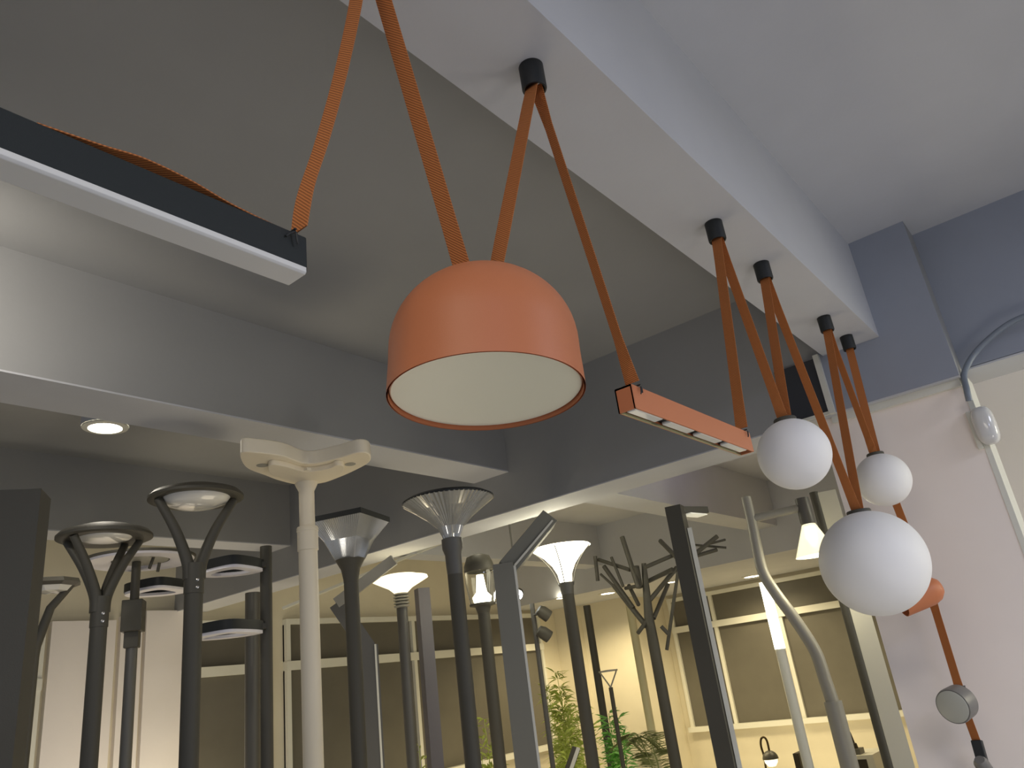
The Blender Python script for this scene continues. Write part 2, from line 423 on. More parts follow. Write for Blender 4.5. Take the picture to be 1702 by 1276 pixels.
def hook(bm, x, y, z, s=1):
    tube(bm, curve_pts([(x-.012*s, y, z-.009), (x-.006*s, y-.003, z-.003), (x-.001*s, y-.004, z-.001), (x+.001*s, y-.004, z-.012), (x+.002*s, y-.003, z-.016)], 5), .0014, 8)
    tube(bm, [(x-.001*s, y-.004, z+.004), (x-.001*s, y+.042, z+.004)], .0016, 8)
bm = NB(); hook(bm, .478, .646, 2.131); link('wire_clip', bm, black_m, t, smooth=40)
bm = NB()
strap([(.20, .668, 2.139), (.26, .668, 2.146), (.30, .668, 2.152), (.35, .668, 2.150), (.40, .668, 2.142), (.46, .667, 2.137)],
      'loose orange webbing strap bulging along the top of the black bar lamp', .026)
# --- dome
t = thing('dome_pendant_lamp', 'large terracotta dome lamp with pale round diffuser, hung from two straps', 'pendant lamp', (.812, YS, 2.225))
RR = .1425; zr = 1.993; hcyl = .12
prof = [(RR+.0015, 0), (RR+.0005, .025), (RR-.001, .05), (RR-.0015, hcyl*.6)]
for k in range(0, 19):
    a = k/18*PI/2; prof.append(((RR-.0015)*math.cos(a)**.97 if k < 18 else 0, hcyl*.6 + (.200-hcyl*.6)*math.sin(a)**.98))
inner = [(max(r-.0025, 0), z-(.0025 if z > .1 else 0)) for r, z in prof][::-1]
tilt = Vector((.068, -.022, 1)).normalized()
bm = NB(); lathe(bm, prof+inner, (.805, YS, zr), axis=tilt, seg=96)
bmesh.ops.remove_doubles(bm, verts=bm.verts, dist=1e-5)
link('shade', bm, terra, t, smooth=50)
bm = NB(); lathe(bm, [(0, .006), (RR-.005, .006), (RR-.003, .008), (RR-.003, .012), (0, .012)], (.805, YS, zr), axis=tilt, seg=96); link('diffuser', bm, white_diff, t, smooth=40)
# --- terracotta grille bar lamp
gx0, gx1, gy0, gy1, gz0, gz1 = 1.245, 1.832, .642, .680, 2.062, 2.112
gx0, gx1 = 1.247, 1.825
t = thing('grille_bar_lamp', 'slim terracotta bar lamp with four pearly lens cells underneath', 'pendant lamp', (gx0, .661, gz0))
bm = NB()
lohi(bm, (gx0, gy0, gz0), (gx1, gy0+.003, gz1)); lohi(bm, (gx0, gy1-.003, gz0), (gx1, gy1, gz1)); lohi(bm, (gx0, gy0, gz1-.004), (gx1, gy1, gz1))
lohi(bm, (gx0, gy0, gz0), (gx0+.004, gy1, gz1)); lohi(bm, (gx1-.004, gy0, gz0), (gx1, gy1, gz1)); link('housing', bm, terra, t)
bm = NB(); lohi(bm, (gx0+.005, gy0+.004, gz0+.010), (gx1-.005, gy1-.004, gz0+.013)); link('black_bezel', bm, black_m, t)
for k in range(4):
    bm = NB(); a = gx0+.015+k*.143
    box(bm, (a+.058, .661, gz0+.007), (.112, .024, .009)); link('lens_cell', bm, led_lens, t, bevel=.004)
bm = NB(); lohi(bm, (gx0+.004, gy1-.006, gz0-.001), (gx1-.004, gy1-.003, gz0+.004)); link('lower_rim', bm, mat('champagne_trim', (.45, .43, .25), .3, metal=.7), t)
for x_ in (gx0+.026, gx1-.028):
    bm = NB(); hook(bm, x_, .640, 2.110, -1); link('wire_clip', bm, black_m, t, smooth=40)
# --- globes
def globe(c, r, label, topr=.03):
    c = Vector(c); t = thing('globe_pendant_lamp', label, 'pendant lamp', c+Vector((0, 0, r)), 'white glass globe lamps')
    bm = NB(); bmesh.ops.create_uvsphere(bm, u_segments=64, v_segments=40, radius=r); bmesh.ops.translate(bm, verts=bm.verts, vec=c); link('globe', bm, white_glass, t, smooth=60)
    bm = NB(); lathe(bm, [(0, r+.006), (topr, r+.006), (topr+.002, r+.003), (topr+.002, r*.93), (0, r*.93)], c); link('top_cap', bm, iron, t, smooth=40)
    bm = NB(); tube(bm, [c+Vector((.012, -.014, r+.007)), c+Vector((.012, .014, r+.007))], .003, 8); link('strap_bar', bm, chrome, t)
globe((2.149, YS, 2.106), .1, 'nearest round white glass globe lamp, beside the slim terracotta bar lamp')
globe((2.655, YS, 1.82), .163, 'largest and lowest white glass globe lamp, hung on two straps', .036)
globe((3.145, YS, 2.152), .1, 'smallest-looking white glass globe lamp, farthest along the beam')
# --- chain below the far globe: small shade, disc lamp, dark spot
s_a = Vector((3.228, YS, 2.10)); s_b = PY(1541, 968, YS); s_c = PY(1553, 1008, YS); s_d = PY(1594, 1143, YS); s_e = PY(1609, 1195, YS); s_f = PY(1625, 1236, YS)
strap([s_a, s_b+Vector((0, 0, -.01))], 'orange webbing strap dropping from the far globe to the small terracotta shade', px=12)
strap([s_c+Vector((0, 0, .02)), s_d+Vector((0, 0, -.01))], 'orange webbing strap between the small terracotta shade and the round disc lamp', px=12)
strap([s_e+Vector((0, 0, .02)), s_f+Vector((0, 0, -.01))], 'shortest brown-orange webbing strap, below the round disc lamp', px=12)
c = PY(1538, 984, YS-.01); t = thing('cone_pendant_lamp', 'small terracotta bullet shade half hidden behind the largest globe', 'pendant lamp', c)
ax = (PD(1495, 1003, 3.36)-PD(1545, 982, 3.4)).normalized()
bm = NB(); lathe(bm, [(0, -.062), (.028, -.056), (.044, -.038), (.052, -.01), (.052, .05), (.052, .10), (.050, .10), (.050, -.01), (0, -.03)], c, axis=ax, seg=40); link('shade', bm, terra, t, smooth=50)
bm = NB(); box(bm, s_b+Vector((0, 0, 0)), (.03, .034, .03)); link('bracket', bm, black_m, t, bevel=.003)
c = PY(1590, 1170, YS); t = thing('disc_pendant_lamp', 'grey drum-shaped lamp with round pale face, threaded on the strap', 'pendant lamp', c)
ax = (CAM + Vector((.0, .35, -.35)) - c).normalized(); ax = Vector((-.93, .30, -.16)).normalized()
bm = NB(); lathe(bm, [(0, -.04), (.05, -.04), (.057, -.034), (.059, .02), (.057, .03), (.0, .03)], c, axis=ax, seg=48); link('drum', bm, clampm, t, smooth=40)
bm = NB(); lathe(bm, [(0, .029), (.053, .029), (.0535, .032), (.050, .034), (0, .034)], c, axis=ax, seg=48); link('face', bm, mat('grey_face', (.46, .46, .40), .4), t, smooth=40)
bm = NB(); box(bm, s_d, (.022, .040, .012)); link('clamp', bm, black_m, t)
c = s_f; t = thing('spot_pendant_lamp', 'dark grey spotlight at the very end of the strap, bottom right', 'pendant lamp', c)
bm = NB(); beam(bm, c+Vector((0, 0, .012)), PY(1640, 1290, YS), .034, .03); link('clamp', bm, black_m, t, bevel=.003)
bm = NB(); tube(bm, [PY(1628, 1262, YS-.02), PY(1631, 1268, YS-.02), PY(1672, 1330, YS-.02)], [.016, .024, .027], 20); link('spot_head', bm, clampm, t, smooth=50)

# ================================================================ FLOOR-STANDING STREET LAMPS ON SHOW
POLE = 'lamp posts on show in the hall'
def post(px, py, d, r_px, m, name, label, cat='street lamp', top=0, foot=True, square=False, rot=0, pole_top_z=None):
    """vertical post whose axis passes through the given point at range d"""
    T = PD(px, py, d); k = ppm(T); r = r_px/k
    t = thing(name, label, cat, (T.x, T.y, 0), None)
    bm = NB(); zt = pole_top_z if pole_top_z is not None else T.z
    if square: box(bm, (T.x, T.y, zt/2), (2*r, 2*r, zt), Matrix.Rotation(rot, 3, 'Z'))
    else: tube(bm, [(T.x, T.y, 0), (T.x, T.y, zt)], r, 24)
    link('pole', bm, m, t, smooth=40)
    bm = NB(); lathe(bm, [(0, 0), (r*2.4, 0), (r*2.4, .012), (0, .012)], (T.x, T.y, 0), seg=32); link('base_plate', bm, m, t, smooth=40)
    return t, T, r, k
def zof(T, px, py):   # height seen at pixel row for the vertical line through T
    return PD(px, py, math.hypot(T.x, T.y)).z
VH = lambda T: Vector((T.x-CAM.x, T.y-CAM.y, 0)).normalized()       # away from viewer
SH = lambda T: Vector((VH(T).y, -VH(T).x, 0))                        # to the viewer's right

# P0 broad dark square post far left
t, T, r, k = post(38, 822, 2.3, 34, iron, 'square_post', 'broad dark square post at the far left edge', 'post', square=True, rot=YAW+.35)
# P1 faceted head on slanted arm
t, T, r, k = post(58, 1085, 4.5, 7, iron, 'street_lamp', 'thin post with slanted arm and small faceted head beside the broad left post')
h = PD(98, 975, 4.45)
bm = NB(); tube(bm, [T-Vector((0, 0, .02)), T+Vector((0, 0, .03)), PD(84, 1010, 4.48), PD(122, 968, 4.42)], [.02, .024, .02, .016], 12); link('arm', bm, iron, t, smooth=50)
bm = NB(); lathe(bm, [(0, .03), (.12, .02), (.13, 0), (.10, -.012), (0, -.012)], h+Vector((-.03, 0, .01)), seg=8); link('housing', bm, iron, t)
bm = NB(); lathe(bm, [(0, -.008), (.095, -.008), (.07, -.035), (0, -.04)], h+Vector((-.03, 0, .01)), seg=8); link('lens', bm, lens, t)

def ring_lamp(px, py, d, rpx, pole_px, label, cx, cy, ring_px, arms, lens_px, bowl):
    t, T, r, k = post(px, py, d, rpx, iron, 'street_lamp', label)
    zr_ = PD(cx, cy, d).z; Rg = ring_px/k; Rl = lens_px/k
    c = Vector((T.x, T.y, zr_))
    bm = NB(); lathe(bm, [(Rl*.9, .035), (Rg*.55, .045), (Rg*.92, .022), (Rg, .006), (Rg, -.004), (Rg*.93, -.010), (Rg*.80, -.004), (Rl, -.002), (Rl*.95, .01), (Rl*.9, .035)], c, seg=64)
    bmesh.ops.remove_doubles(bm, verts=bm.verts, dist=1e-5); link('housing', bm, iron, t, smooth=40)
    bm = NB(); lathe(bm, [(0, .03), (Rl, .012), (Rl, -.002), (Rl*.9, -bowl*.45), (Rl*.6, -bowl*.8), (Rl*.25, -bowl), (0, -bowl)], c, seg=48); link('lens', bm, lens, t, smooth=60)
    bm = NB(); tube(bm, [(T.x, T.y, T.z-.10), (T.x, T.y, T.z+.02)], r*1.08, 24); link('collar', bm, iron, t, smooth=40)
    for a in arms:
        dr = Vector((math.cos(a), math.sin(a), 0)); b0 = Vector((T.x, T.y, T.z))
        H = zr_-T.z
        pts = curve_pts([b0+dr*r*.5-Vector((0, 0, .04)), b0+dr*(r*.8)+Vector((0, 0, .03)), b0+dr*(Rg*.42)+Vector((0, 0, H*.55)), b0+dr*(Rg*.80)+Vector((0, 0, H-.006))], 6)
        bm = NB(); tube(bm, pts, [r*.75-(r*.28)*i/len(pts) for i in range(len(pts))], 10); link('arm', bm, iron, t, smooth=50)
    for q in range(2):
        bm = NB(); lathe(bm, [(0, .006), (.006, .004), (.007, 0)], Vector((T.x, T.y, T.z-.05-.03*q))+(-VH(T)*r*.9+SH(T)*r*.35)*1.1, axis=-VH(T), seg=12); link('bolt', bm, chrome, t)
    return t, T
va = math.atan2(2.96, 1.67)
ring_lamp(323, 945, 3.4, 14.5, 0, 'large ring lamp with domed lens on two curved arms, right of the smaller ring lamp', 330, 828, 77, (va+PI/2+.25, va-PI/2+.1), 55, .045)
ring_lamp(167, 1000, 3.6, 13, 0, 'ring lamp on four splayed arms, left of the larger domed ring lamp', 180, 893, 75, (va+PI/2-.2, va-PI/2+.5, va+PI*.75, va-PI*.15), 42, .02)
# P3 big flat disc lamp with clamp blocks
t, T, r, k = post(221, 1040, 4.6, 9, iron2, 'street_lamp', 'wide flat pale disc lamp on a grey pole, behind the ring lamps')
c = PD(234, 931, 4.6); Rg = 88/k
bm = NB(); lathe(bm, [(0, .03), (Rg*.6, .03), (Rg, .012), (Rg, .0), (0, .0)], c, seg=64); link('housing', bm, iron, t, smooth=40)
bm = NB(); lathe(bm, [(Rg*.52, -.001), (Rg*.97, -.001), (Rg*.95, -.012), (Rg*.55, -.008), (Rg*.52, -.001)], c, seg=64); link('light_ring', bm, plate_w, t, smooth=40)
bm = NB(); lathe(bm, [(0, -.001), (Rg*.5, -.001), (Rg*.45, -.006), (0, -.006)], c, seg=64); link('centre_plate', bm, iron3, t, smooth=40)
bm = NB(); tube(bm, [T-Vector((0, 0, .05)), Vector((T.x, T.y, c.z-.01))], r*.8, 16); link('riser', bm, iron, t, smooth=40)
a_ = zof(T, 222, 1050); b_ = zof(T, 224, 998); rz = Matrix.Rotation(YAW+.3, 3, 'Z')
bm = NB(); box(bm, (T.x, T.y, (a_+b_)/2), (.115, .10, b_-a_), rz); link('clamp_block', bm, iron, t, bevel=.004)
bm = NB(); box(bm, (T.x, T.y, a_-.035), (.07, .07, .09), rz); link('clamp_collar', bm, iron, t, bevel=.004)
for q in ((248, 945, 258, 918), (262, 950, 265, 935)):
    bm = NB(); tube(bm, [PD(q[0], q[1], 4.5), PD(q[2], q[3], 4.5)], .008, 10); link('rod', bm, iron, t)

def wing_head(t, px0, px1, py, d, hk, flip=False, drop=0):
    """shield-shaped lamp head: dark housing above, white rim, open middle; spans px0..px1 (px1 = pole side)"""
    A = PD(px0, py, d); z = A.z; B = PD(px1, py, d); B.z = z
    u = (B-A); L = u.length; u.normalize(); v = Vector((-u.y, u.x, 0))
    if v.dot(VH(A)) < 0: v = -v
    def loc(a, b): p = A + u*(a*L) + v*(b*L); return (p.x, p.y)
    out = smooth_closed([loc(-.02, .12), loc(.0, -.12), loc(.22, -.42), loc(.52, -.62), loc(.8, -.36), loc(1, -.05), loc(1, .10), loc(.8, .30), loc(.5, .40), loc(.12, .34)], 5)
    inn = smooth_closed([loc(.16, .10), loc(.18, -.04), loc(.32, -.24), loc(.52, -.36), loc(.68, -.20), loc(.78, -.02), loc(.78, .06), loc(.66, .16), loc(.46, .2), loc(.22, .18)], 5)
    bm = NB(); ringplate(bm, out, inn, z, z+.045); link('housing', bm, black_m, t, smooth=35)
    o2 = [(Vector((p[0], p[1]))*.97+Vector((A.x+u.x*L/2, A.y+u.y*L/2))*.03) for p in out]
    bm = NB(); ringplate(bm, o2, inn, z-.014, z+.001); link('light_ring', bm, plate_w, t, smooth=35)
    bm = NB(); beam(bm, Vector((*loc(.85, .02), z+.018)), Vector((*loc(1.06, .02), z+.018)), .05, .025); link('bracket', bm, iron, t)
# P6 black square post with two wing heads
t, T, r, k = post(442, 908, 4.2, 9.5, iron, 'street_lamp', 'slim black post carrying two flat wing-shaped heads on its left', square=False)
wing_head(t, 335, 436, 951, 4.15, 1)
wing_head(t, 318, 436, 1058, 4.15, 1)
# post behind ring lamp with one wing head
t, T, r, k = post(322, 985, 4.95, 8, iron, 'street_lamp', 'flat wing-shaped head left of the large ring lamp\'s pole, its post hidden behind')
wing_head(t, 209, 314, 985, 4.9, 1)
# P7 grey pole behind
post(420, 985, 6.0, 12, iron2, 'round_post', 'plain grey round post behind the black wing-lamp post', 'post')
# P8 white butterfly lamp
t, T, r, k = post(509, 800, 3.2, 12.5, white_metal, 'street_lamp', 'tall cream-white lamp with wide two-lobed head')
z0 = T.z+.0
near = [(401, 765), (402, 752), (425, 752), (470, 758), (512, 771), (560, 762), (595, 752), (614, 755), (614, 768), (590, 782), (560, 795), (535, 803), (500, 806), (468, 800), (440, 790), (412, 779)]
zh_ = z0+.012
out = smooth_closed([(lambda p: (p.x, p.y))(PZ(x, y, zh_)) for x, y in near], 5)
bm = NB(); prism_poly(bm, out, zh_, zh_+.056); link('head', bm, white_metal, t, smooth=35, bevel=.004)
mid = [(446, 776), (455, 772), (478, 776), (510, 784), (545, 779), (560, 773), (572, 776), (566, 788), (540, 798), (505, 803), (470, 797), (450, 788)]
z2 = zh_-.02
out2 = smooth_closed([(lambda p: (p.x, p.y))(PZ(x, y, z2)) for x, y in mid], 5)
bm = NB(); prism_poly(bm, out2, z2, zh_+.002); link('lower_body', bm, white_metal, t, smooth=35, bevel=.003)
for hx, hy in ((436, 773), (582, 771)):
    p = PZ(hx, hy, zh_); bm = NB(); lathe(bm, [(0, -.0015), (.022, -.0015), (.022, .004), (0, .004)], p, seg=28); link('lens', bm, iron3, t)
bm = NB(); lathe(bm, [(r*1.0, -.12), (r*1.0, -.035), (r*1.35, -.012), (r*1.5, 0), (0, 0)], (T.x, T.y, z2)); link('neck', bm, white_metal, t, smooth=50)
za, zb = zof(T, 511, 915), zof(T, 510, 876)
bm = NB(); lathe(bm, [(r, za-.004), (r*1.32, za), (r*1.32, zb-.02), (r*1.38, zb-.018), (r*1.38, zb-.006), (r*1.3, zb), (r, zb+.002)], (T.x, T.y, 0)); link('collar', bm, white_metal, t, smooth=40)
bm = NB(); tube(bm, [(T.x, T.y, 0), (T.x, T.y, za)], r*1.2, 28); link('lower_pole', bm, white_metal, t, smooth=40)
bm = NB(); box(bm, PZ(511, 780, z2-.001), (.02, .02, .01)); link('latch', bm, white_metal, t)
# P9 square flared prismatic
t, T, r, k = post(582, 930, 4.0, 12, iron, 'street_lamp', 'square funnel lamp of ribbed glass with black top frame on dark pole')
zt = zof(T, 585, 868); R1 = 71/k; R0 = 25/k; a0 = math.atan2(-VH(T).y, -VH(T).x)+.28
bm = NB(); N = 4; rows = []
cols = 26
for q in range(4):
    A0 = Vector((math.cos(a0+q*PI/2), math.sin(a0+q*PI/2), 0)); A1 = Vector((math.cos(a0+(q+1)*PI/2), math.sin(a0+(q+1)*PI/2), 0))
    nrm = (A0+A1).normalized(); prev = None
    for i in range(cols*2+1):
        s = i/(cols*2); off = nrm*(.003 if i % 2 else 0)
        lo = bm.verts.new(Vector((T.x, T.y, T.z))+(A0.lerp(A1, s))*R0+off); hi = bm.verts.new(Vector((T.x, T.y, zt))+(A0.lerp(A1, s))*R1+off)
        mdv = bm.verts.new(Vector((T.x, T.y, (T.z+zt)/2))+(A0.lerp(A1, s))*(R0*.62+R1*.38)+off)
        if prev: bm.faces.new((prev[0], lo, mdv, prev[1])); bm.faces.new((prev[1], mdv, hi, prev[2]))
        prev = (lo, mdv, hi)
link('glass_funnel', bm, prism, t)
bm = NB(); lathe(bm, [(0, zt-.001), (R1*1.03, zt-.001), (R1*1.03, zt+.026), (0, zt+.04)], (T.x, T.y, 0), seg=4, a0=a0); link('top_frame', bm, black_m, t)
zq = zof(T, 583, 962)
bm = NB(); lathe(bm, [(r, zq-.02), (r*1.05, zq), (r*1.3, zq+(T.z-zq)*.5), (R0*.97, T.z), (0, T.z+.002)], (T.x, T.y, 0), seg=32); link('collar', bm, iron, t, smooth=50)
bm = NB(); tube(bm, [(T.x, T.y, T.z), (T.x, T.y, zt)], .028, 16); link('inner_core', bm, white_diff, t, smooth=40)
# P10 folded slab post
d10 = 5.0; B = PD(613, 1072, d10); k = ppm(B)
t = thing('folded_lamp_post', 'flat grey post folded like an arrow, behind the square funnel lamp', 'street lamp', (B.x, B.y, 0))
wv = 30/k; th = .05; sd = SH(B)
bm = NB(); beam(bm, Vector((B.x, B.y, 0)), B, th, wv, side=VH(B)); link('post', bm, iron2, t)
K1 = PD(560, 1002, d10); K2 = PD(655, 930, d10-.1)
bm = NB(); beam(bm, B-Vector((0, 0, .03)), K1, th, wv*.9, side=VH(B)); link('lower_arm', bm, iron2, t)
bm = NB(); beam(bm, K1, K2, th, wv*.6, side=VH(B)); link('upper_arm', bm, iron3, t)
bm = NB(); o_ = -VH(B)*.03+sd*wv*.35; beam(bm, Vector((B.x, B.y, 0))+o_, B+o_, .004, .012, side=VH(B)); link('light_line', bm, frame_m, t)
# P11 round ribbed trumpet
t, T, r, k = post(751, 897, 3.6, 12.5, iron, 'street_lamp', 'round trumpet lamp of ribbed clear glass on dark pole')
zt = zof(T, 747, 833); H = zt-T.z; R1 = 76/k
pr = [(r*1.05, 0), (r*1.25, H*.12), (r*1.7, H*.32), (R1*.48, H*.55), (R1*.70, H*.75), (R1*.88, H*.9), (R1, H), ]
bm = NB(); lathe(bm, pr, T, seg=120, ribs=1, amp=.035); link('glass_trumpet', bm, prism, t)
bm = NB(); lathe(bm, [(0, H-.002), (R1*1.02, H-.002), (R1*1.02, H+.006), (R1*.9, H+.02), (0, H+.03)], T, seg=64); link('top_cover', bm, black_m, t, smooth=40)
bm = NB(); lathe(bm, [(r, -.16), (r*1.06, -.13), (r*1.1, -.07), (r*1.38, -.04), (r*1.38, .004), (0, .004)], T, seg=40); link('collar', bm, iron2, t, smooth=40)
# P12 glowing dish
t, T, r, k = post(668, 1010, 5.3, 9, iron2, 'street_lamp', 'lit shallow dish lamp above a ringed neck')
zd = zof(T, 665, 963); zn = zof(T, 667, 985); R1 = 47/k
bm = NB(); lathe(bm, [(.02, zn-.005), (.045, zn), (R1*.42, zn+(zd-zn)*.35), (R1*.8, zd-.02), (R1, zd), (R1*.98, zd+.012), (R1*.7, zd-.005), (0, zd-.02)], (T.x, T.y, 0)); link('glass_dish', bm, glow_s, t, smooth=50)
bm = NB(); lathe(bm, [(0, zd+.004), (R1*.93, zd+.004), (R1*.6, zd+.03), (0, zd+.04)], (T.x, T.y, 0)); link('lit_cover', bm, glow_s, t, smooth=50)
bm = NB(); prr = []; 
for q in range(5): zz = T.z+(zn-T.z)*q/5; prr += [(r*.9, zz), (r*1.45, zz+.008), (r*1.45, zz+.014), (r*.9, zz+.02)]
lathe(bm, [(0, T.z)]+prr+[(0, zn+.01)], (T.x, T.y, 0), seg=32); link('ringed_neck', bm, iron3, t, smooth=30)
# P13 square lilac-grey post
post(701, 978, 5.7, 10, mat('lilac_grey_post_paint', (.14, .13, .145), .4), 'square_post', 'slim square post just right of the lit shallow dish lamp', 'post', square=True, rot=YAW+.5)
# P14 lantern
t, T, r, k = post(803, 1008, 5.0, 10, iron, 'street_lamp', 'lit glass lantern with dark domed cap')
zc_ = zof(T, 797, 950); zt = zof(T, 797, 921); zb = zof(T, 799, 1003); Rb = 26/k
bm = NB(); lathe(bm, [(Rb*.95, zc_), (Rb, zc_+.01), (Rb*.97, zc_+.04), (Rb*.75, zt-.015), (Rb*.35, zt), (0, zt+.003), ], (T.x, T.y, 0), seg=40); link('cap', bm, iron, t, smooth=50)
bm = NB(); lathe(bm, [(Rb*.8, zb), (Rb, zc_-.07), (Rb*.98, zc_), (Rb*.9, zc_), (Rb*.92, zc_-.07), (Rb*.74, zb)], (T.x, T.y, 0), seg=40); link('glass', bm, clear, t, smooth=50)
bm = NB(); lathe(bm, [(0, zb), (Rb*.55, zb+.01), (Rb*.62, zb+.04), (Rb*.35, zb+.07), (Rb*.22, zc_-.02), (0, zc_-.02)], (T.x, T.y, 0), seg=30); link('bulb', bm, glow_w, t, smooth=50)
bm = NB(); lathe(bm, [(r, zb-.06), (Rb*.5, zb-.02), (Rb*.85, zb-.012), (Rb*.85, zb), (0, zb)], (T.x, T.y, 0), seg=30); link('collar', bm, iron, t, smooth=40)
light('POINT', (T.x, T.y, zc_+.3), 1, (1, .93, .72), .05)
# P15 large square post with bent arm
t, T, r, k = post(838, 938, 4.0, 17, mat('hazy_grey_post_paint', (.22, .215, .18), .5), 'street_lamp', 'broad square post whose top bends up to the right, light line down its edge', square=True, rot=YAW-.1)
E_ = PD(911, 863, 4.15); bm = NB(); beam(bm, T-Vector((0, 0, .035)), E_, 2*r*.95, 2*r*.9, side=VH(T)); link('arm', bm, MATS['hazy_grey_post_paint'], t, bevel=.003)
o_ = -VH(T)*r*1.0+SH(T)*r*.98
bm = NB(); beam(bm, Vector((T.x, T.y, .2))+o_, T+o_-Vector((0, 0, .02)), .012, .012, side=VH(T)); link('light_line', bm, frame_m, t)
bm = NB(); beam(bm, T+o_-Vector((0, 0, .02)), E_+(-VH(T)*r+SH(T)*r*.35)-Vector((0, 0, .02)), .01, .01, side=VH(T)); link('arm_light_line', bm, frame_m, t)
# P16 spot pole
t, T, r, k = post(884, 1003, 5.5, 4, iron2, 'spotlight_pole', 'thin pole with two small round spotlights on its right')
for (x, y) in ((903, 1018), (904, 1052)):
    p = PD(x, y, 5.4); q = Vector((T.x, T.y, p.z))
    bm = NB(); tube(bm, [q, p], .008, 8); link('bracket', bm, iron, t)
    dd = (SH(T)*.6 - Vector((0, 0, .5)) + VH(T)*.2).normalized()
    bm = NB(); lathe(bm, [(0, -.045), (.03, -.042), (.042, -.01), (.042, .045), (.036, .045), (.03, .01), (0, .01)], p, axis=dd, seg=28); link('spot_head', bm, iron, t, smooth=40)
p = PD(861, 988, 5.5); t2 = thing('spotlight', 'tiny dazzling white spotlight beside the broad bent post', 'spotlight', p)
bm = NB(); bmesh.ops.create_uvsphere(bm, u_segments=20, v_segments=12, radius=.032); bmesh.ops.translate(bm, verts=bm.verts, vec=p); link('bulb', bm, bulb_c, t2, smooth=60)
bm = NB(); lathe(bm, [(.036, 0), (.040, .03), (.02, .07), (0, .07), (0, .065), (.017, .065), (.036, .03), (.033, 0)], p+VH(p)*.01, axis=VH(p)+Vector((0, 0, .6)), seg=24); link('housing', bm, iron2, t2, smooth=40)
q_ = Vector((p.x, p.y, p.z))+VH(p)*.06+Vector((0, 0, .03)); bm = NB(); tube(bm, [q_, Vector((q_.x, q_.y, ZL))], .006, 8); link('stem', bm, iron2, t2)
# P17 glowing goblet
t, T, r, k = post(941, 968, 4.8, 10, iron, 'street_lamp', 'brightly lit goblet lamp with white glass cup')
zt = zof(T, 937, 910); H = zt-T.z; R1 = 50/k
bm = NB(); lathe(bm, [(0, 0), (r*1.0, 0), (r*1.2, H*.25), (r*1.9, H*.5), (R1*.62, H*.75), (R1*.88, H*.93), (R1, H), (R1*.97, H+.006), (0, H+.012)], T, seg=64); link('glass_cup', bm, glow_w, t, smooth=60)
bm = NB(); lathe(bm, [(r, -.07), (r*1.15, -.03), (r*1.3, 0), (0, .002)], T, seg=32); link('collar', bm, iron2, t, smooth=40)
for q in range(4):
    a = q*PI/2+.4; dr = Vector((math.cos(a), math.sin(a), 0))
    bm = NB(); tube(bm, curve_pts([T+dr*r*1.2-Vector((0, 0, .02)), T+dr*r*2.0+Vector((0, 0, H*.35)), T+dr*R1*.72+Vector((0, 0, H*.76)), T+dr*R1*.99+Vector((0, 0, H*.98))], 5), .0035, 6); link('wire_rib', bm, iron2, t)
light('POINT', (T.x, T.y, zt+.15), 2.5, (1, .95, .75), .06)
# P18
post(975, 1006, 7.5, 6, iron, 'round_post', 'thin dark post behind and right of the lit goblet lamp', 'post')
# P19 tiny V lamp
t, T, r, k = post(1015, 1142, 6.5, 3.5, iron, 'street_lamp', 'tiny far lamp with flat ring on two thin V arms, above the green plant')
zt = zof(T, 1010, 1115); R1 = 16/k
bm = NB(); lathe(bm, [(0, .01), (R1, .006), (R1, -.006), (0, -.006)], (T.x, T.y, zt), seg=32); link('housing', bm, iron3, t, smooth=40)
for s_ in (-1, 1):
    bm = NB(); tube(bm, [T, Vector((T.x, T.y, zt-.006))+SH(T)*s_*R1*.85], .006, 8); link('arm', bm, iron3, t)
# P20 cream pole
post(1046, 1003, 8.0, 6.5, mat('cream_pole', (.66, .60, .36), .45), 'round_post', 'thin cream-yellow post in front of the pale corner wall', 'post')
# P21 tree lamp
d21 = 5.5; T0 = PD(1079, 1029, d21); k = ppm(T0)
t = thing('tree_lamp', 'lamp shaped like a bare tree with many thin rod branches', 'street lamp', (T0.x, T0.y, 0))
bm = NB(); tube(bm, [(T0.x, T0.y, 0), (T0.x, T0.y, zof(T0, 1085, 1070)), T0, PD(1070, 936, d21)], [9.5/k, 9/k, 8/k, 4/k], 20); link('trunk', bm, iron, t, smooth=50)
def c6(x, y): return (940+x*.188, 860+y*.188)
BR = [(500,170,645,620,3.2,0,-.1),(405,350,510,610,2,.2,.1),(340,430,600,800,3,.35,.1),(262,340,285,560,2.6,.35,.4),(290,372,570,462,2.6,.4,.1),(430,600,715,960,3.6,.3,0),(640,1020,725,905,2.6,-.1,0),
      (725,565,945,458,3,.2,-.1),(745,730,985,440,3,0,.1),(780,890,905,590,2.8,0,.3),(895,1170,1000,440,2.2,0,-.1),(705,438,962,328,2.6,-.3,-.1),(838,205,992,362,3,.1,-.2),
      (1125,335,1342,165,3,.1,.2),(1130,345,1335,285,2.6,.1,.3),(1120,240,1422,266,1.6,.3,.3),(1240,240,1412,195,1.6,.2,.3),(845,960,912,1032,2.4,-.2,-.2),(622,430,655,620,4.2,-.1,0),(530,625,655,600,2.4,.2,0),(310,500,420,600,1.8,.4,.3),(560,600,645,770,2.6,.3,0)]
for x0, y0, x1, y1, w_, da, db in BR:
    a = PD(*c6(x0, y0), d21+da*.6); b = PD(*c6(x1, y1), d21+db*.6)
    bm = NB(); tube(bm, [a, b], w_*1.3/k, 10); link('branch', bm, iron, t, smooth=40)
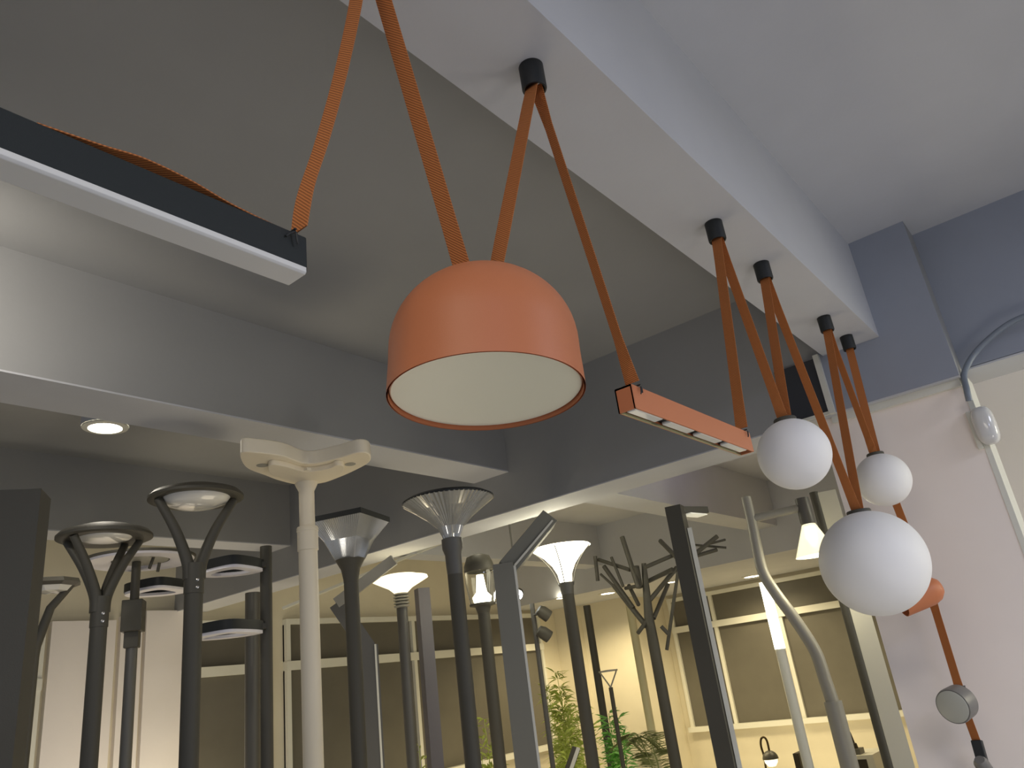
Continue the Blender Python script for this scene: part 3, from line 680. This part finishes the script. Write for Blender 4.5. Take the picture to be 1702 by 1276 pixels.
# P22 square post with top plate
t, T, r, k = post(1121, 842, 4.0, 13, iron, 'street_lamp', 'tall dark square post with short flat arm at its top', square=True, rot=YAW-.45)
e = T+SH(T)*(46/k)+VH(T)*.16; bm = NB(); beam(bm, T-Vector((0, 0, .02))-SH(T)*r*.6, e-Vector((0, 0, .02)), r*2, .035); link('arm', bm, iron, t, bevel=.003)
bm = NB(); beam(bm, T-Vector((0, 0, .041))+SH(T)*r*1.2+VH(T)*.04, e-Vector((0, 0, .041))-SH(T)*.01, r*1.6, .006); link('light_panel', bm, mat('lit_panel', (.8, .8, .7), .4, emit=(1, .95, .75), es=.3), t)
o_ = (-VH(T)*.25+SH(T)*1.28)*r
bm = NB(); beam(bm, Vector((T.x, T.y, .2))+o_, T+o_-Vector((0, 0, .12)), .014, .022, side=VH(T)); link('light_line', bm, frame_m, t)
# P23 swan pole with lit cone shade
d23 = 4.2; Pm = PD(1384, 1165, d23); k = ppm(Pm)
t = thing('street_lamp', 'bent grey tube lamp with side arm and lit glass cone', 'street lamp', (Pm.x, Pm.y, 0))
bm = NB(); tube(bm, [(Pm.x, Pm.y, 0), Pm], 14.5/k, 24); link('lower_pole', bm, iron3, t, smooth=40)
pts = curve_pts([Pm-Vector((0, 0, .02)), PD(1371, 1128, d23), PD(1355, 1082, d23), PD(1322, 1030, d23), PD(1289, 985, d23), PD(1268, 950, d23), PD(1257, 905, d23), PD(1250, 868, d23), PD(1240, 826, d23)], 6)
bm = NB(); tube(bm, pts, [11/k-(2/k)*i/len(pts) for i in range(len(pts))], 20); link('bent_pole', bm, iron3, t, smooth=60)
bm = NB(); a = PD(1250, 862, d23); b = PD(1338, 842, d23); tube(bm, [a, b], 7.5/k, 16); link('arm', bm, iron3, t, smooth=40)
hd = PD(1343, 868, d23); zt = PD(1343, 826, d23).z
bm = NB(); lathe(bm, [(0, zt-hd.z), (.034, zt-hd.z), (.038, .0), (.034, -.01), (0, -.01)], hd, seg=28); link('hood', bm, iron2, t, smooth=40)
zb = zof(hd, 1347, 925)-hd.z; zc_ = -.012
bm = NB(); lathe(bm, [(.034, zc_), (36/k, zb), (36/k-.004, zb), (.030, zc_)], hd, seg=40); link('glass_cone', bm, mat('lit_cone_glass', (.9, .86, .7), .2, emit=(1, .93, .66), es=.42, trans=.3), t, smooth=50)
bm = NB(); lathe(bm, [(0, zc_-.002), (.026, zc_-.01), (.03, zb*.45), (.012, zb*.7), (0, zb*.72)], hd, seg=24); link('bulb', bm, glow_w, t, smooth=50)
light('POINT', hd+Vector((0, 0, zb-.05)), 2.5, (1, .93, .7), .04)
# P24 lit tube
t, T, r, k = post(1272, 975, 5.5, 8, frame_m, 'tube_lamp', 'straight glowing white tube lamp in front of the right windows')
bm = NB(); tube(bm, [(T.x, T.y, zof(T, 1296, 1078)), (T.x, T.y, T.z+.03)], r*1.06, 20); link('lit_tube', bm, glow_tube, t, smooth=40)
# P25 / P26 posts
t, T, r, k = post(1352, 818, 4.7, 7, iron, 'round_post', 'dark post tight against the wide beige post', 'post')
t, T, r, k = post(1374, 818, 4.45, 14, mat('beige_post_paint', (.66, .64, .54), .4), 'square_post', 'wide beige post left of the white partition', 'post', square=True, rot=YAW-.35)

# ================================================================ DOWNLIGHTS
def downlight(p, r, label, m=bulb_m):
    t = thing('downlight', label, 'downlight', p)
    bm = NB(); lathe(bm, [(r*1.35, 0), (r*1.35, -.006), (r*1.0, -.010), (r*.95, 0)], p, seg=32); link('rim', bm, frame_m, t, smooth=40)
    bm = NB(); lathe(bm, [(0, -.006), (r, -.006), (r, -.001), (0, -.001)], p, seg=32); link('bulb', bm, m, t)
downlight(PZ(175, 709, 2.998), .075, 'bright oval downlight on the left, next to the white beam strip')
pd = PZ(175, 709, 2.998); bm = NB(); lathe(bm, [(0, 0), (.105, 0), (.105, ZL-3.0), (0, ZL-3.0)], pd+Vector((0, 0, .001)), seg=32); tag(link('downlight_box', bm, pale_paint_uplight, origin=pd, smooth=40), 'round white mounting can above the left downlight', 'lamp mount')
light('SPOT', pd-Vector((0, 0, .03)), 6, NEUT, .04, pd-Vector((0, 0, 1)), 2.8, .5)
for x, y, r, lb in ((1010, 985, .085, 'lit downlight behind the left branches of the tree lamp'), (1250, 957, .10, 'lit downlight above the glowing tube lamp'),
                    (1118, 966, .06, 'lit downlight behind the right branches of the tree lamp'), (932, 993, .055, 'small lit downlight left of the goblet lamp\'s pole')):
    downlight(PZ(x, y, 2.5), r, lb)
p_ = PZ(722, 968, 2.9)
t = thing('ceiling_spotlight', 'lit oblong spotlight right of the shallow dish lamp', 'spotlight', p_)
bm = NB(); lathe(bm, [(0, 0), (.06, 0), (.06, -.01), (0, -.01)], p_, seg=28); link('bulb', bm, bulb_m, t)
bm = NB(); lathe(bm, [(0, ZL-p_.z), (.065, ZL-p_.z), (.065, .0), (0, .0)], p_, seg=28); link('can', bm, frame_m, t)

# ================================================================ CONDUIT + BULKHEAD ON THE RIGHT
xw = XB+.105
cp = [PX(1760, 512, xw), PX(1702, 526, xw), PX(1662, 548, xw), PX(1622, 585, xw), PX(1603, 620, XB+.05), PX(1607, 648, XB-.012), PX(1611, 666, XB-.012)]
bm = NB(); tube(bm, curve_pts(cp, 8), .012, 14); tag(link('electrical_conduit', bm, conduit, smooth=60, origin=cp[-1]), 'grey flexible conduit curving down the blue wall to the white light cover', 'conduit')
A_, B_ = PX(1620, 680, XB+.03), PX(1645, 738, XB+.03)
t = thing('bulkhead_light', 'small white plastic light cover on the partition\'s upper corner', 'wall light', A_)
bm = NB(); ctr = (A_+B_)/2; L = (B_-A_).length
bmesh.ops.create_uvsphere(bm, u_segments=28, v_segments=18, radius=1)
for v in bm.verts:
    c = v.co; c.x = math.copysign(abs(c.x)**.7, c.x)*.05; c.y = math.copysign(abs(c.y)**.7, c.y)*.040; c.z = math.copysign(abs(c.z)**.6, c.z)*L*.52
    v.co = ctr + Vector((0, -.012, 0)) + c
link('cover', bm, clear_pl, t, smooth=60)
bm = NB(); lohi(bm, (XB+.03, ctr.y+.02, ctr.z-L*.55), (XB+.14, ctr.y+.04, ctr.z+L*.5)); link('backplate', bm, frame_m, t, bevel=.004)

# ================================================================ FAR FURNITURE AND PLANTS
# table lamp with arched neck and dome
xc = 8.4
p = PX(1272, 1300, xc); t = thing('arched_table_lamp', 'small lamp with arched brown neck and dome shade before the cream wall', 'table lamp', p)
bm = NB(); tube(bm, curve_pts([PX(x, y, xc) for x, y in ((1277, 1310), (1271, 1262), (1265, 1240), (1265, 1228), (1270, 1225), (1275, 1232), (1279, 1250))], 6), .011, 10); link('arched_neck', bm, mat('bronze', (.10, .07, .035), .35, metal=.6), t, smooth=60)
c = PX(1281, 1261, xc); kk = ppm(c)
bm = NB(); lathe(bm, [(13/kk*math.cos(a*PI/16), 13/kk*math.sin(a*PI/16)) for a in range(8)]+[(0, 13/kk)], c, seg=28); link('shade', bm, iron2, t, smooth=60)
bm = NB(); lathe(bm, [(0, -12/kk), (6/kk, -11/kk), (10.5/kk, -5/kk), (11/kk, 0), (0, 0)], c, seg=28); link('glass', bm, glow_s, t, smooth=60)
bm = NB(); lathe(bm, [(0, 0), (.09, 0), (.09, .02), (0, .02)], PX(1277, 1310, xc), seg=28); link('base', bm, iron2, t)
zt_ = PX(1277, 1310, xc).z
bm = NB(); lohi(bm, (xc-.25, PX(1277, 1300, xc).y-.3, 0), (xc+.25, PX(1277, 1300, xc).y+.2, zt_)); tag(link('display_table', bm, wood, origin=(xc, p.y, 0)), 'dark display table under the arched table lamp', 'table')
# cabinet with small faucet-like lamp
a = PX(1412, 1256, xc); b = PX(1449, 1251, xc); zt_ = a.z
t = thing('display_cabinet', 'dark cabinet with white top at the lower right behind the posts', 'cabinet', ((xc+.2), a.y-.2, 0))
bm = NB(); lohi(bm, (xc, b.y, zt_-.035), (xc+.5, a.y+.02, zt_)); link('top', bm, frame_m, t)
bm = NB(); lohi(bm, (xc+.02, b.y+.07, 0), (xc+.48, a.y, zt_-.035)); link('body', bm, wood, t)
bm = NB(); lohi(bm, (xc+.01, b.y, 0), (xc+.48, b.y+.068, zt_-.035)); link('side_panel', bm, frame_m, t)
q = PX(1418, 1250, xc+.12); q.z = zt_
t = thing('arched_table_lamp', 'small lamp with thin arched neck standing on the dark cabinet', 'table lamp', q)
bm = NB(); hh = .24; tube(bm, curve_pts([q+Vector((0, .05, .0)), q+Vector((0, .05, hh*.75)), q+Vector((0, .03, hh)), q+Vector((0, -.01, hh*.92)), q+Vector((0, -.035, hh*.35))], 6), .009, 8); link('arched_neck', bm, wood, t, smooth=60)
bm = NB(); lohi(bm, q+Vector((-.07, -.09, 0)), q+Vector((.07, .08, .05))); link('base', bm, iron2, t)
bm = NB(); lathe(bm, [(0, -.06), (.03, -.06), (.02, .01), (0, .02)], q+Vector((0, -.035, hh*.35)), seg=20); link('shade', bm, wood, t)
a = PX(1322, 1252, xc); bm = NB(); lohi(bm, (xc, a.y-.03, 0), (xc+.3, a.y+.03, a.z)); tag(link('display_stand', bm, wood, origin=(xc, a.y, 0)), 'narrow dark stand behind the glowing tube lamp\'s foot', 'stand')
# small linear wall-wash lamp low in the bamboo
a, b = PD(945, 1280, 5.2), PD(958, 1242, 5.2); t = thing('bar_spotlight', 'short tilted bar light standing in front of the tall bamboo', 'spotlight', (a.x, a.y, 0))
bm = NB(); beam(bm, a, b, .05, .05); link('housing', bm, iron, t, bevel=.004)
bm = NB(); beam(bm, a+SH(a)*.012-VH(a)*.026, b+SH(a)*.012-VH(a)*.026, .004, .022, side=VH(a)); link('light_strip', bm, frame_m, t)
bm = NB(); tube(bm, [(a.x, a.y, 0), a+Vector((0, 0, .02))], .012, 10); link('stake', bm, iron, t)

def leaf(bm, p, d, L, W):
    d = d.normalized(); s = d.cross(Vector((0, 0, 1)))
    if s.length < .05: s = Vector((1, 0, 0))
    s.normalize(); s = (Matrix.Rotation(random.uniform(-1, 1), 3, d) @ s)
    dn = Vector((0, 0, -1))
    pts = [p, p+d*L*.35+s*W/2, p+d*L*.35-s*W/2, p+d*L*.7+s*W*.35+dn*L*.08, p+d*L*.7-s*W*.35+dn*L*.08, p+d*L+dn*L*.2]
    v = [bm.verts.new(x) for x in pts]
    bm.faces.new((v[0], v[1], v[2])); bm.faces.new((v[1], v[3], v[4], v[2])); bm.faces.new((v[3], v[5], v[4]))
def bush(px, ptop, d, label, m, nst, spread, nleaf, L, W, z_lo=.9, name='potted_bamboo', cat='plant', lean=0):
    T = PD(px, ptop, d); t = thing(name, label, cat, (T.x, T.y, 0))
    bm = NB(); lathe(bm, [(0, 0), (.13, 0), (.17, .3), (.18, .32), (.16, .32), (.15, .28), (0, .28)], (T.x, T.y, 0), seg=28); link('pot', bm, white_metal, t, smooth=40)
    fb = NB()
    for i in range(nst):
        a = random.uniform(0, 2*PI); rr = random.uniform(0, spread)
        top = Vector((T.x+rr*math.cos(a), T.y+rr*math.sin(a), T.z*(1 if i == 0 else random.uniform(.72, .97))))
        if i == 0: top = Vector((T.x, T.y, T.z))
        base = Vector((T.x+.4*(top.x-T.x)*.3, T.y+.3*(top.y-T.y), .28))
        mid_ = base.lerp(top, .5)+Vector((random.uniform(-.03, .03), random.uniform(-.03, .03), 0))
        pts = curve_pts([base, mid_, top], 8)
        bm = NB(); tube(bm, pts, [.006-.004*j/len(pts) for j in range(len(pts))], 6); link('stem', bm, m, t, smooth=60)
        for j in range(nleaf//nst):
            u = random.uniform(.3, 1); p = pts[min(int(u*len(pts)), len(pts)-1)]
            th = random.uniform(0, 2*PI); wd = (1-u)*.8+.25
            p = p+Vector((math.cos(th), math.sin(th), 0))*random.uniform(0, .07)*wd*(spread/.1)
            leaf(fb, p, Vector((math.cos(th), math.sin(th), random.uniform(-.3, .9))), L*random.uniform(.6, 1.2), W)
    o = link('foliage', fb, m, t)
    return t
bush(925, 1118, 7.6, 'tallest yellow-green bamboo plant against the cream corner wall', leaf1, 7, .12, 950, .13, .016)
bush(938, 1165, 6.6, 'shorter yellow-green bamboo plant in front of the tallest one', leaf1, 7, .20, 700, .13, .016)
bush(1012, 1185, 7.1, 'bright green leafy plant right of the goblet lamp\'s pole', leaf2, 8, .18, 1000, .10, .017, name='potted_plant')
bush(805, 1195, 6.0, 'yellow-green bamboo plant behind the lantern\'s pole', leaf1, 4, .10, 260, .11, .02)
bush(697, 1240, 6.0, 'small sprig of bamboo leaves behind the ringed-neck lamp pole', leaf1, 3, .12, 90, .10, .018)
# palm
T = PD(1098, 1290, 6.6); t = thing('potted_palm', 'olive palm fronds arching beside the bright green plant', 'plant', (T.x, T.y, 0))
bm = NB(); lathe(bm, [(0, 0), (.14, 0), (.18, .32), (.16, .32), (0, .28)], (T.x, T.y, 0), seg=28); link('pot', bm, white_metal, t, smooth=40)
for (x0, y0, x1, y1, x2, y2) in ((1092, 1300, 1060, 1222, 1040, 1228), (1100, 1300, 1080, 1228, 1066, 1225), (1100, 1310, 1092, 1262, 1082, 1250)):
    rib = curve_pts([Vector((T.x, T.y, .28)), PD(x0, y0, 6.6), PD(x1, y1, 6.6), PD(x2, y2, 6.6)], 10); bm = NB()
    tube(bm, rib, .005, 6)
    for i in range(12, len(rib)):
        tt = (rib[min(i+1, len(rib)-1)]-rib[i-1]).normalized()
        for s_ in (-1, 1):
            for h_ in (0, .5):
                pp = rib[i-1].lerp(rib[i], h_); leaf(bm, pp, SH(T)*s_*.9+tt*.5+Vector((0, 0, -.2)), .17, .012)
    link('frond', bm, leaf3, t)

# clear helper marks
for o in bpy.data.objects:
    if '_o' in o: del o['_o']
